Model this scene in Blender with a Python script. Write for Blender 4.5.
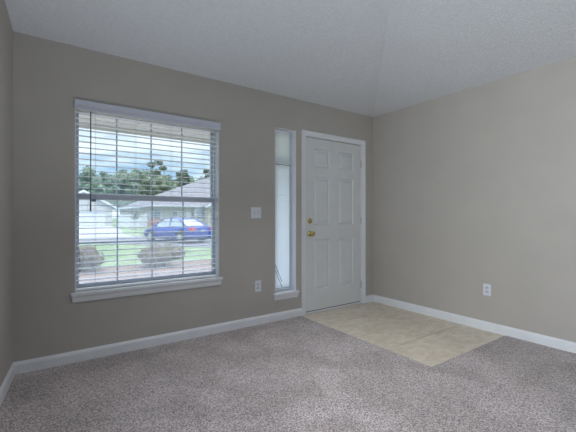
import bpy, bmesh, math, random
from mathutils import Vector, Matrix, noise

for o in list(bpy.data.objects): bpy.data.objects.remove(o)
scn = bpy.context.scene
COL = scn.collection
R = math.radians
PI = math.pi

# ------------------------------------------------------------------ camera
cam_d = bpy.data.cameras.new('camera'); cam = bpy.data.objects.new('camera', cam_d); COL.objects.link(cam)
cam_d.sensor_width = 36.0; cam_d.lens = 347.7 * 36.0 / 576.0
cam.location = (-3.5675, -3.1355, 1.127)
cam.rotation_euler = (R(90.056), 0, -R(34.968))
cam_d.clip_start = 0.02; cam_d.clip_end = 600
scn.camera = cam

# ------------------------------------------------------------------ colour management
vs = scn.view_settings
scn.display_settings.display_device = 'sRGB'
vs.view_transform = 'Standard'; vs.look = 'None'; vs.gamma = 1.0; vs.use_curve_mapping = False
vs.exposure = 0.0

# ------------------------------------------------------------------ world: blue sky with broken cloud
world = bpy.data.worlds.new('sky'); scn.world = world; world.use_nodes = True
nt = world.node_tree; nt.nodes.clear()
N = nt.nodes.new; L = nt.links.new
wo = N('ShaderNodeOutputWorld'); bg = N('ShaderNodeBackground'); L(bg.outputs[0], wo.inputs[0])
tc = N('ShaderNodeTexCoord'); mp = N('ShaderNodeMapping'); mp.inputs['Scale'].default_value = (1.0, 1.0, 4.5)
mp.inputs['Location'].default_value = (0.35, 0.1, 0.25)
L(tc.outputs['Generated'], mp.inputs[0])
nz = N('ShaderNodeTexNoise'); nz.inputs['Scale'].default_value = 2.3; nz.inputs['Detail'].default_value = 7; nz.inputs['Roughness'].default_value = 0.55
L(mp.outputs[0], nz.inputs[0])
cr = N('ShaderNodeValToRGB'); cr.color_ramp.elements[0].position = 0.44; cr.color_ramp.elements[1].position = 0.58
L(nz.outputs[0], cr.inputs[0])
sp = N('ShaderNodeSeparateXYZ'); L(tc.outputs['Generated'], sp.inputs[0])
gr = N('ShaderNodeValToRGB'); e = gr.color_ramp.elements
e[0].position = 0.0; e[0].color = (0.60, 0.82, 0.92, 1); e[1].position = 0.9; e[1].color = (0.085, 0.20, 0.42, 1)
m_ = e.new(0.18); m_.color = (0.22, 0.38, 0.57, 1); m_ = e.new(0.35); m_.color = (0.15, 0.29, 0.52, 1)
L(sp.outputs['Z'], gr.inputs[0])
mx = N('ShaderNodeMixRGB'); L(cr.outputs[0], mx.inputs[0]); L(gr.outputs[0], mx.inputs[1]); mx.inputs[2].default_value = (0.85, 0.94, 0.98, 1)
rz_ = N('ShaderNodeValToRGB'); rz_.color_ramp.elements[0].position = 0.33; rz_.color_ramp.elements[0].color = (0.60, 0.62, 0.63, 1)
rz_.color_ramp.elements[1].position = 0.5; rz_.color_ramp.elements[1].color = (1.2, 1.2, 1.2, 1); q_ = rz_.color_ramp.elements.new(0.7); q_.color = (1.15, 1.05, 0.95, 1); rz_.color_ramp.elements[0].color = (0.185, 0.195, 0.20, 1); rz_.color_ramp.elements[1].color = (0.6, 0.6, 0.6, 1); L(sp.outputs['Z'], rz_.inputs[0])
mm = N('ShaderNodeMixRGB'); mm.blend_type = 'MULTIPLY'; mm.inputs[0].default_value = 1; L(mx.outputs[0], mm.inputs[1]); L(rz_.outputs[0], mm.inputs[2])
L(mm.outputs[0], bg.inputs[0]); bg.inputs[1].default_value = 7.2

# ------------------------------------------------------------------ sun (behind the house, lights the fronts across the road)
sd = bpy.data.lights.new('sun', 'SUN'); sun = bpy.data.objects.new('sun', sd); COL.objects.link(sun)
sd.energy = 2.6; sd.angle = R(6); sd.color = (1.0, 0.96, 0.9)
sun.rotation_euler = (R(31), 0, R(-20)); sun.location = (0, -10, 20)

# ------------------------------------------------------------------ unseen fill lamps added to brighten the room
def area(name, loc, rot, sx, sy, power, color):
    d = bpy.data.lights.new(name, 'AREA'); d.shape = 'RECTANGLE'; d.size = sx; d.size_y = sy; d.energy = power; d.color = color
    o = bpy.data.objects.new(name, d); COL.objects.link(o); o.location = loc; o.rotation_euler = rot
    return o
area('fill_back', (-2.6, -6.52, 1.45), (R(-90), 0, 0), 2.2, 1.7, 3, (1.0, 0.97, 0.93))  # weak fill lamp added at the unseen back opening
sdl = area('fill_side', (-3.97, -2.95, 1.25), (R(90), 0, R(-90 + 5)), 1.3, 1.9, 25, (0.90, 0.95, 1.0)); sdl.data.spread = R(95)  # fill lamp added out of view to brighten the right wall
upl = area('fill_up', (-3.0, -1.8, 0.07), (R(180), 0, 0), 0.4, 0.4, 10, (0.84, 0.92, 1.0)); upl.data.spread = R(124)  # fill lamp added near the floor, lights the ceiling from below
cll = area('fill_down', (-2.1, -1.45, 2.62), (0, 0, 0), 0.5, 0.5, 7.5, (0.95, 0.97, 1.0)); cll.data.spread = R(96)  # fill lamp added above the view for the floor, no fixture there

# ------------------------------------------------------------------ material helpers
def s2l(c):
    return tuple(((v / 255) / 12.92 if v / 255 <= 0.04045 else ((v / 255 + 0.055) / 1.055) ** 2.4) for v in c) + (1,)
def mat(name, col, rough=0.6, metal=0.0, var=0.0, vscale=20.0, bump=0.0, bscale=60.0, spec=0.5, col2=None, detail=4, lo=0.35, hi=0.65, bdist=0.01):
    m = bpy.data.materials.new(name); m.use_nodes = True; t = m.node_tree; b = t.nodes['Principled BSDF']
    b.inputs['Roughness'].default_value = rough; b.inputs['Metallic'].default_value = metal
    b.inputs['Specular IOR Level'].default_value = spec
    c = tuple(col[:3]) + (1,)
    co = t.nodes.new('ShaderNodeTexCoord')
    n = t.nodes.new('ShaderNodeTexNoise'); n.inputs['Scale'].default_value = vscale; n.inputs['Detail'].default_value = detail
    t.links.new(co.outputs['Object'], n.inputs[0])
    r = t.nodes.new('ShaderNodeValToRGB'); r.color_ramp.elements[0].position = lo; r.color_ramp.elements[1].position = hi
    if col2 is None:
        a = tuple(max(0, v * (1 - var)) for v in c[:3]) + (1,); d = tuple(min(1, v * (1 + var)) for v in c[:3]) + (1,)
    else: a, d = c, tuple(col2[:3]) + (1,)
    r.color_ramp.elements[0].color = a; r.color_ramp.elements[1].color = d
    t.links.new(n.outputs[0], r.inputs[0]); t.links.new(r.outputs[0], b.inputs['Base Color'])
    if bump:
        n2 = t.nodes.new('ShaderNodeTexNoise'); n2.inputs['Scale'].default_value = bscale; n2.inputs['Detail'].default_value = 3
        t.links.new(co.outputs['Object'], n2.inputs[0])
        bp = t.nodes.new('ShaderNodeBump'); bp.inputs['Strength'].default_value = bump; bp.inputs['Distance'].default_value = bdist
        t.links.new(n2.outputs[0], bp.inputs['Height']); t.links.new(bp.outputs[0], b.inputs['Normal'])
    return m

M = {}
M['wall'] = mat('greige_wall_paint', (0.472, 0.44, 0.402), 0.75, var=0.02, vscale=3, bump=0.08, bscale=90, spec=0.3)
M['back'] = mat('dark_brown_bounce_cut', (0.09, 0.07, 0.055), 0.8, var=0.03, vscale=3)  # unseen back wall darkened to cut light bounced onto the window wall
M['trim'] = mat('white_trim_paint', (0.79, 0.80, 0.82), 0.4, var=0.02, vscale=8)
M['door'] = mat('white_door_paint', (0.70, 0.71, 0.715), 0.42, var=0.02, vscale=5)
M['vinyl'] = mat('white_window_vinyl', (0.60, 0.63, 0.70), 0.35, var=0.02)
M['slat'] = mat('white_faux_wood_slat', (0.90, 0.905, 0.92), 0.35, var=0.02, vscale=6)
M['valance'] = mat('shade_toned_valance', (0.56, 0.58, 0.66), 0.5, var=0.02, vscale=6)  # white board toned darker and bluer, shade put into its colour
M['cord'] = mat('blind_cord', (0.55, 0.56, 0.58), 0.8, var=0.1)
M['dark_cord'] = mat('dark_cord', (0.16, 0.18, 0.2), 0.7, var=0.1)
M['wand'] = mat('grey_blue_wand', (0.10, 0.12, 0.17), 0.3, var=0.1)
M['brass'] = mat('polished_brass', (0.58, 0.48, 0.18), 0.25, 1.0, var=0.08)
M['nickel'] = mat('painted_hinge', (0.60, 0.60, 0.58), 0.35, 0.4, var=0.05)
M['bronze'] = mat('dark_threshold', (0.10, 0.085, 0.07), 0.5, 0.3, var=0.1)
M['plate'] = mat('white_plastic_plate', (0.72, 0.74, 0.80), 0.3, var=0.01)
M['slot'] = mat('dark_slot', (0.05, 0.05, 0.06), 0.6, var=0.05)
M['toggle'] = mat('pale_plastic', (0.58, 0.60, 0.68), 0.3, var=0.01)

# textured (knock-down) ceiling
def ceiling_mat():
    m = mat('textured_ceiling', (0.72, 0.73, 0.75), 0.9, var=0.03, vscale=40, spec=0.1); t = m.node_tree; b = t.nodes['Principled BSDF']
    co = t.nodes.new('ShaderNodeTexCoord')
    v = t.nodes.new('ShaderNodeTexNoise'); v.inputs['Scale'].default_value = 75; v.inputs['Detail'].default_value = 5; v.inputs['Roughness'].default_value = 0.65
    t.links.new(co.outputs['Object'], v.inputs[0])
    r = t.nodes.new('ShaderNodeValToRGB'); r.color_ramp.elements[0].position = 0.42; r.color_ramp.elements[1].position = 0.62
    t.links.new(v.outputs[0], r.inputs[0])
    bp = t.nodes.new('ShaderNodeBump'); bp.inputs['Strength'].default_value = 0.5; bp.inputs['Distance'].default_value = 0.005
    t.links.new(r.outputs[0], bp.inputs['Height']); t.links.new(bp.outputs[0], b.inputs['Normal'])
    return m
M['ceiling'] = ceiling_mat()

def carpet_mat():
    m = bpy.data.materials.new('speckled_beige_carpet'); m.use_nodes = True; t = m.node_tree; b = t.nodes['Principled BSDF']
    b.inputs['Roughness'].default_value = 1.0; b.inputs['Specular IOR Level'].default_value = 0.05
    b.inputs['Sheen Weight'].default_value = 0.25
    co = t.nodes.new('ShaderNodeTexCoord')
    n = t.nodes.new('ShaderNodeTexNoise'); n.inputs['Scale'].default_value = 115; n.inputs['Detail'].default_value = 3; n.inputs['Roughness'].default_value = 0.7
    t.links.new(co.outputs['Object'], n.inputs[0])
    r = t.nodes.new('ShaderNodeValToRGB'); el = r.color_ramp.elements
    el[0].position = 0.36; el[0].color = (0.17, 0.143, 0.135, 1); el[1].position = 0.64; el[1].color = (0.78, 0.72, 0.715, 1)
    k = el.new(0.5); k.color = (0.485, 0.415, 0.40, 1)
    t.links.new(n.outputs[0], r.inputs[0])
    # broad pile direction patches left by walking and vacuuming
    n3 = t.nodes.new('ShaderNodeTexNoise'); n3.inputs['Scale'].default_value = 2.6; n3.inputs['Detail'].default_value = 4; n3.inputs['Distortion'].default_value = 0.6
    t.links.new(co.outputs['Object'], n3.inputs[0])
    r3 = t.nodes.new('ShaderNodeValToRGB'); r3.color_ramp.elements[0].position = 0.38; r3.color_ramp.elements[0].color = (0.86, 0.855, 0.85, 1)
    r3.color_ramp.elements[1].position = 0.62; r3.color_ramp.elements[1].color = (1.12, 1.12, 1.13, 1)
    t.links.new(n3.outputs[0], r3.inputs[0])
    mu = t.nodes.new('ShaderNodeMixRGB'); mu.blend_type = 'MULTIPLY'; mu.inputs[0].default_value = 1
    t.links.new(r.outputs[0], mu.inputs[1]); t.links.new(r3.outputs[0], mu.inputs[2]); t.links.new(mu.outputs[0], b.inputs['Base Color'])
    n2 = t.nodes.new('ShaderNodeTexNoise'); n2.inputs['Scale'].default_value = 90; n2.inputs['Detail'].default_value = 3
    t.links.new(co.outputs['Object'], n2.inputs[0])
    bp = t.nodes.new('ShaderNodeBump'); bp.inputs['Strength'].default_value = 1.0; bp.inputs['Distance'].default_value = 0.012
    t.links.new(n2.outputs[0], bp.inputs['Height']); t.links.new(bp.outputs[0], b.inputs['Normal'])
    return m
M['carpet'] = carpet_mat()

def tile_mat():
    m = bpy.data.materials.new('cream_entry_tile'); m.use_nodes = True; t = m.node_tree; b = t.nodes['Principled BSDF']
    b.inputs['Roughness'].default_value = 0.38
    co = t.nodes.new('ShaderNodeTexCoord')
    mp = t.nodes.new('ShaderNodeMapping'); mp.inputs['Scale'].default_value = (1.6, 3.2, 1)
    t.links.new(co.outputs['Object'], mp.inputs[0])
    n = t.nodes.new('ShaderNodeTexNoise'); n.inputs['Scale'].default_value = 4; n.inputs['Detail'].default_value = 8; n.inputs['Distortion'].default_value = 1.2
    t.links.new(mp.outputs[0], n.inputs[0])
    r = t.nodes.new('ShaderNodeValToRGB'); el = r.color_ramp.elements
    el[0].position = 0.35; el[0].color = (0.64, 0.55, 0.43, 1); el[1].position = 0.65; el[1].color = (0.78, 0.71, 0.59, 1)
    t.links.new(n.outputs[0], r.inputs[0]); t.links.new(r.outputs[0], b.inputs['Base Color'])
    return m
M['tile'] = tile_mat()
M['grout'] = mat('tan_grout', (0.36, 0.31, 0.23), 0.9, var=0.08, vscale=40)

def glass_mat(name, tint=(0.97, 0.985, 1.0), gloss=0.06):
    m = bpy.data.materials.new(name); m.use_nodes = True; t = m.node_tree; t.nodes.clear()
    o = t.nodes.new('ShaderNodeOutputMaterial'); tr = t.nodes.new('ShaderNodeBsdfTransparent'); gl = t.nodes.new('ShaderNodeBsdfGlossy')
    tr.inputs[0].default_value = tint + (1,); gl.inputs['Roughness'].default_value = 0.02; gl.inputs[0].default_value = (0.9, 0.95, 1, 1)
    mi = t.nodes.new('ShaderNodeMixShader'); mi.inputs[0].default_value = gloss
    t.links.new(tr.outputs[0], mi.inputs[1]); t.links.new(gl.outputs[0], mi.inputs[2]); t.links.new(mi.outputs[0], o.inputs[0])
    return m
M['glass'] = glass_mat('window_glass')
def screen_mat():
    m = bpy.data.materials.new('hazy_insect_screen'); m.use_nodes = True; t = m.node_tree; t.nodes.clear()
    o = t.nodes.new('ShaderNodeOutputMaterial'); tr = t.nodes.new('ShaderNodeBsdfTransparent'); df = t.nodes.new('ShaderNodeBsdfDiffuse')
    df.inputs[0].default_value = (0.85, 0.87, 0.9, 1)  # pale colour puts the window haze into the screen sheet
    tl = t.nodes.new('ShaderNodeBsdfTranslucent'); tl.inputs[0].default_value = (0.85, 0.88, 0.93, 1)
    m1 = t.nodes.new('ShaderNodeMixShader'); m1.inputs[0].default_value = 0.7
    t.links.new(df.outputs[0], m1.inputs[1]); t.links.new(tl.outputs[0], m1.inputs[2])
    mi = t.nodes.new('ShaderNodeMixShader'); mi.inputs[0].default_value = 0.15
    t.links.new(tr.outputs[0], mi.inputs[1]); t.links.new(m1.outputs[0], mi.inputs[2]); t.links.new(mi.outputs[0], o.inputs[0])
    return m
M['screen'] = screen_mat()
def mini_slat_mat():
    m = bpy.data.materials.new('thin_white_mini_slat'); m.use_nodes = True; t = m.node_tree; t.nodes.clear()
    o = t.nodes.new('ShaderNodeOutputMaterial'); df = t.nodes.new('ShaderNodeBsdfDiffuse'); df.inputs[0].default_value = (0.85, 0.87, 0.88, 1)
    tl = t.nodes.new('ShaderNodeBsdfTranslucent'); tl.inputs[0].default_value = (0.97, 0.98, 0.98, 1)
    mi = t.nodes.new('ShaderNodeMixShader'); mi.inputs[0].default_value = 0.92
    t.links.new(df.outputs[0], mi.inputs[1]); t.links.new(tl.outputs[0], mi.inputs[2]); t.links.new(mi.outputs[0], o.inputs[0])
    return m
M['mini'] = mini_slat_mat()

# outdoors
M['grass'] = mat('pale_green_lawn', (0.15, 0.215, 0.10), 1, vscale=1.3, col2=(0.22, 0.27, 0.15), bump=0.3, bscale=25, spec=0.1, detail=8)
M['asphalt'] = mat('grey_asphalt', (0.20, 0.195, 0.205), 0.95, var=0.1, vscale=6, spec=0.1)
M['concrete'] = mat('pale_concrete', (0.33, 0.325, 0.335), 0.9, var=0.06, vscale=2, spec=0.1)
M['walk'] = mat('pinkish_walk_concrete', (0.24, 0.185, 0.165), 0.9, var=0.08, vscale=3, spec=0.1)
M['mulch'] = mat('brown_mulch', (0.15, 0.10, 0.08), 1, vscale=30, col2=(0.28, 0.22, 0.18), bump=0.8, bscale=40, spec=0.05)
M['soffit'] = mat('cream_porch_soffit', (0.85, 0.80, 0.71), 0.8, var=0.02)
M['siding'] = mat('cream_siding', (0.38, 0.36, 0.31), 0.8, var=0.03)
M['siding_w'] = mat('white_siding', (0.43, 0.43, 0.43), 0.8, var=0.03)
M['pink'] = mat('pinkish_brick', (0.36, 0.20, 0.17), 0.9, var=0.2, vscale=6)
M['roof'] = mat('grey_shingle', (0.185, 0.18, 0.19), 0.95, vscale=3, var=0.14, spec=0.1, detail=8)
M['roof_b'] = mat('pale_shingle', (0.22, 0.22, 0.23), 0.95, vscale=3, var=0.12, spec=0.1)
M['white'] = mat('white_house_trim', (0.58, 0.60, 0.66), 0.6, var=0.01)
M['shutter'] = mat('grey_shutter', (0.14, 0.16, 0.20), 0.6, var=0.1)
M['hglass'] = mat('dark_house_glass', (0.12, 0.17, 0.23), 0.1, var=0.2, vscale=2)
M['fence'] = mat('white_vinyl_fence', (0.52, 0.53, 0.57), 0.5, var=0.02)
M['bark'] = mat('grey_bark', (0.22, 0.17, 0.13), 0.95, var=0.25, vscale=6)
M['leaf'] = [mat('dark_pine_leaf', (0.12, 0.16, 0.115), 0.9, var=0.3, vscale=0.8, spec=0.1),
             mat('mid_green_leaf', (0.145, 0.19, 0.13), 0.9, var=0.3, vscale=0.8, spec=0.1),
             mat('olive_leaf', (0.17, 0.20, 0.14), 0.9, var=0.3, vscale=0.8, spec=0.1)]
M['bushleaf'] = mat('purplish_bush_leaf', (0.10, 0.065, 0.055), 0.9, vscale=9, col2=(0.20, 0.18, 0.10), spec=0.1)
M['paint'] = mat('blue_car_paint', (0.02, 0.055, 0.30), 0.15, 0.2, var=0.05)
M['cglass'] = mat('car_glass', (0.30, 0.36, 0.42), 0.05, 0.0, var=0.1)
M['tyre'] = mat('black_tyre', (0.025, 0.025, 0.03), 0.8, var=0.1)
M['rim'] = mat('silver_wheel', (0.6, 0.6, 0.62), 0.3, 0.8, var=0.05)
M['lens'] = mat('red_lens', (0.65, 0.06, 0.05), 0.2, var=0.1)
M['clear'] = mat('clear_lens', (0.75, 0.77, 0.8), 0.15, var=0.02)
M['black'] = mat('black_plastic', (0.03, 0.03, 0.035), 0.6, var=0.1)

# ------------------------------------------------------------------ object helpers
def bevel(bm, w, seg=2):
    bmesh.ops.bevel(bm, geom=list(bm.edges), offset=w, segments=seg, affect='EDGES', profile=0.5)
def obj(name, bm, m, parent=None, smooth=False):
    me = bpy.data.meshes.new(name); bmesh.ops.recalc_face_normals(bm, faces=bm.faces); bm.to_mesh(me); bm.free()
    for p in me.polygons: p.use_smooth = smooth
    for k in (m if isinstance(m, (list, tuple)) else [m]): me.materials.append(k)
    o = bpy.data.objects.new(name, me); COL.objects.link(o)
    if parent: o.parent = parent
    return o
def tag(o, label=None, cat=None, group=None, kind=None):
    if label: o['label'] = label
    if cat: o['category'] = cat
    if group: o['group'] = group
    if kind: o['kind'] = kind
    return o
def thing(name, label, cat, loc=(0, 0, 0), rz=0, group=None):
    o = bpy.data.objects.new(name, None); COL.objects.link(o); o.location = loc; o.rotation_euler = (0, 0, rz)
    o.empty_display_size = 0.1
    return tag(o, label, cat, group)
def struct(name, bm=None, m=None, label=None, cat=None, loc=(0, 0, 0)):
    if bm is None:
        o = bpy.data.objects.new(name, None); COL.objects.link(o); o.location = loc
    else: o = obj(name, bm, m)
    return tag(o, label, cat, kind='structure')
def box(bm, x0, x1, y0, y1, z0, z1, bev=0.0, mi=0):
    b2 = bmesh.new()
    bmesh.ops.create_cube(b2, size=1)
    for v in b2.verts: v.co = Vector(((x0 + x1) / 2 + v.co.x * (x1 - x0), (y0 + y1) / 2 + v.co.y * (y1 - y0), (z0 + z1) / 2 + v.co.z * (z1 - z0)))
    if bev: bevel(b2, bev, 2)
    merge(bm, b2, mi)
def merge(bm, b2, mi=0):
    mp = {}
    for v in b2.verts: mp[v] = bm.verts.new(v.co)
    for f in b2.faces:
        try:
            g = bm.faces.new([mp[v] for v in f.verts]); g.material_index = mi; g.smooth = f.smooth
        except ValueError: pass
    b2.free()
def nb(): return bmesh.new()
def bx(*a, **k):
    bm = nb(); box(bm, *a, **k); return bm
def prism(bm, pts, d, mi=0):
    """polygon of 3-D points extruded by vector d"""
    d = Vector(d); a = [bm.verts.new(Vector(p)) for p in pts]; b = [bm.verts.new(Vector(p) + d) for p in pts]; n = len(pts)
    f = [bm.faces.new(a), bm.faces.new(b[::-1])]
    for i in range(n): f.append(bm.faces.new([a[i], b[i], b[(i + 1) % n], a[(i + 1) % n]]))
    for q in f: q.material_index = mi
def lathe(bm, prof, origin, axis='y', seg=24, mi=0):
    """profile [(r, t)] revolved round an axis through origin"""
    o = Vector(origin); rings = []
    for r, t in prof:
        ring = []
        for k in range(seg):
            a = 2 * PI * k / seg; c, s = math.cos(a) * r, math.sin(a) * r
            p = {'y': (c, t, s), 'x': (t, c, s), 'z': (c, s, t)}[axis]
            ring.append(bm.verts.new(o + Vector(p)))
        rings.append(ring)
    for a, b in zip(rings, rings[1:]):
        for k in range(seg):
            f = bm.faces.new([a[k], a[(k + 1) % seg], b[(k + 1) % seg], b[k]]); f.material_index = mi; f.smooth = True
    for r_ in (rings[0], rings[-1]):
        f = bm.faces.new(r_); f.material_index = mi
def tube(bm, pts, rad, seg=8, mi=0):
    pts = [Vector(p) for p in pts]; rings = []
    for i, p in enumerate(pts):
        d = (pts[min(i + 1, len(pts) - 1)] - pts[max(i - 1, 0)]).normalized()
        u = d.cross(Vector((0, 0, 1)));
        if u.length < 1e-3: u = d.cross(Vector((1, 0, 0)))
        u.normalize(); w = d.cross(u)
        r = rad[i] if isinstance(rad, (list, tuple)) else rad
        rings.append([bm.verts.new(p + u * math.cos(2 * PI * k / seg) * r + w * math.sin(2 * PI * k / seg) * r) for k in range(seg)])
    for a, b in zip(rings, rings[1:]):
        for k in range(seg):
            f = bm.faces.new([a[k], a[(k + 1) % seg], b[(k + 1) % seg], b[k]]); f.smooth = True; f.material_index = mi
    bm.faces.new(rings[0]).material_index = mi; bm.faces.new(rings[-1]).material_index = mi
def copy_tree(o, parent=None):
    c = o.copy(); COL.objects.link(c); c.parent = parent
    for ch in [x for x in bpy.data.objects if x.parent == o]: copy_tree(ch, c)
    return c

# ================================================================== THE ROOM
H = 2.44; SL = 0.20; YB = -6.6; T = 0.14
LX0, LX1 = -3.752, -4.33         # left wall, at the window wall and at the back
def ceil_z(x, y): return H + SL * max(0, min(-y, -x, y - YB + 0.35))

# window wall with its two window openings and the door opening
W1 = (-3.378, -2.188, 0.540, 2.000)
W2 = (-1.545, -1.265, 0.300, 2.082)
D1 = (-1.137, -0.213, -0.02, 2.053)
def wall_with_holes(x0, x1, z0, z1, holes, y0, y1):
    bm = nb(); xs = sorted({x0, x1, *[h[0] for h in holes], *[h[1] for h in holes]}); zs = sorted({z0, z1, *[h[2] for h in holes], *[h[3] for h in holes]})
    inside = lambda x, z: any(h[0] < x < h[1] and h[2] < z < h[3] for h in holes)
    cell = [[not inside((xs[i] + xs[i + 1]) / 2, (zs[j] + zs[j + 1]) / 2) for j in range(len(zs) - 1)] for i in range(len(xs) - 1)]
    V = {}
    def v(i, j, y):
        k = (i, j, y)
        if k not in V: V[k] = bm.verts.new((xs[i], y, zs[j]))
        return V[k]
    nx, nz_ = len(xs) - 1, len(zs) - 1
    get = lambda i, j: 0 <= i < nx and 0 <= j < nz_ and cell[i][j]
    for i in range(nx):
        for j in range(nz_):
            if not cell[i][j]: continue
            for y in (y0, y1): bm.faces.new([v(i, j, y), v(i + 1, j, y), v(i + 1, j + 1, y), v(i, j + 1, y)])
            for (di, dj, a, b) in ((-1, 0, (i, j), (i, j + 1)), (1, 0, (i + 1, j), (i + 1, j + 1)), (0, -1, (i, j), (i + 1, j)), (0, 1, (i, j + 1), (i + 1, j + 1))):
                if not get(i + di, j + dj): bm.faces.new([v(*a, y0), v(*b, y0), v(*b, y1), v(*a, y1)])
    return bm
struct('wall_front', wall_with_holes(LX0 - 0.15, 0.15, -0.25, H + 0.06, [W1, W2, D1], 0.0, 0.20), M['wall'],
       'greige wall with the large window, sidelight window and front door', 'wall')
# right wall
struct('wall_right', bx(0, 0.15, YB - 0.15, 0.0, -0.25, H + 0.05), M['wall'], 'plain greige wall on the right with one outlet', 'wall')
# left wall, a few degrees off square; top follows the sloped ceiling; an unseen opening added for the side fill lamp
bm = nb()
def lxy(t, off=0): return (LX0 + (LX1 - LX0) * t - off, YB * t)
def left_piece(t0, t1, z0, z1=None):
    (xa, ya), (xb, yb) = lxy(t0), lxy(t1)
    if t1 > 0.999: yb = YB
    mids = [t0] + [q for q in (0.5 + 0.026,) if t0 < q < t1] + [t1]
    pts = [(xa, ya, z0), (xb, yb, z0)]
    for q in mids[::-1]:
        x, y = lxy(q); pts.append((x, y, z1 if z1 is not None else ceil_z(x, y) + 0.04))
    prism(bm, pts, (-0.15, 0, 0))
left_piece(0, 0.34, -0.25); left_piece(0.34, 0.555, 2.25); left_piece(0.555, 1.0, -0.25); left_piece(0.34, 0.555, -0.25, 0.0)
struct('wall_left', bm, M['wall'], 'greige wall at the left edge, lit pale blue by the window', 'wall')
# back wall with a window
struct('wall_back', None) if False else None
bm = wall_with_holes(-4.5, 0.0, -0.25, 2.8, [(-3.75, -1.45, 0.55, 2.35)], YB - 0.15, YB)
struct('wall_back', bm, M['back'], 'wall behind the camera with a window', 'wall')

# ceiling: two planes rising from the window wall and the right wall, meeting in a hip
bm = nb(); n = 40
xs = [-4.6 + i * (4.6) / n for i in range(n + 1)]
def add_plane(poly):
    lo = [bm.verts.new(p) for p in poly]; hi = [bm.verts.new((p[0], p[1], p[2] + 0.12)) for p in poly]; k = len(poly)
    bm.faces.new(lo); bm.faces.new(hi[::-1])
    for i in range(k): bm.faces.new([lo[i], hi[i], hi[(i + 1) % k], lo[(i + 1) % k]])
yr = (YB - 0.35) / 2        # ridge
zr = H + SL * (-yr)
add_plane([(0, 0, H), (-4.6, 0, H), (-4.6, yr, zr), (yr, yr, zr)])
add_plane([(0, 0, H), (yr, yr, zr), (0, 2 * yr, H)])
add_plane([(yr, yr, zr), (-4.6, yr, zr), (-4.6, 2 * yr, H), (0, 2 * yr, H)])
struct('ceiling', bm, M['ceiling'], 'white textured vaulted ceiling with a hip crease above the corner', 'ceiling')

# floor: carpet with the tiled entry let into it
TX, TY = -1.205, -1.625
bm = nb()
prism(bm, [(LX0 - 0.7, 0.0, 0.006), (TX, 0.0, 0.006), (TX, TY, 0.006), (0, TY, 0.006), (0, YB, 0.006), (LX0 - 0.7, YB, 0.006)], (0, 0, -0.2))
struct('floor', bm, M['carpet'], 'speckled beige carpet covering most of the room', 'carpet')
bm = nb()
gx = [TX, -0.805, -0.4, 0.0]; gy = [TY, -1.205, -0.803, -0.402, 0.0]
for i in range(3):
    for j in range(4):
        g = 0.0012; gyl = 0.003 if j == 1 else 0.0008; gyh = 0.003 if j == 0 else 0.0008
        box(bm, gx[i] + 0.0006, gx[i + 1] - 0.0006, gy[j] + gyl, gy[j + 1] - gyh, -0.01, 0.004)
tl = obj('floor_tile', bm, M['tile']); tag(tl, 'cream tile floor patch in front of the white door', 'tile floor', kind='structure')
g_ = obj('grout', bx(TX, 0.0, TY, 0.0, -0.2, 0.003), M['grout'], tl)

# baseboards with a rounded top
def baseboard(name, a, b, inward, label):
    a = Vector((a[0], a[1], 0)); b = Vector((b[0], b[1], 0)); n_ = Vector((inward[0], inward[1], 0)).normalized()
    prof = [(0, 0), (0.014, 0), (0.014, 0.066), (0.012, 0.076), (0.007, 0.084), (0.004, 0.090), (0, 0.092)]
    bm = nb(); prism(bm, [a + n_ * d + Vector((0, 0, z)) for d, z in prof], b - a)
    return struct(name, bm, M['trim'], label, 'baseboard')
baseboard('baseboard_front', (LX0, 0), (-1.190, 0), (0, -1), 'white baseboard below the two windows')
baseboard('baseboard_corner', (-0.152, 0), (0, 0), (0, -1), 'short white baseboard between the door casing and the corner')
baseboard('baseboard_right', (0, 0), (0, YB), (-1, 0), 'white baseboard along the right wall')
wl = Vector((LX1 - LX0, YB, 0)).normalized()
baseboard('baseboard_left', (LX0, 0), lxy(0.34), (-wl.y, wl.x), 'white baseboard along the left wall')
bm = nb()

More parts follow.
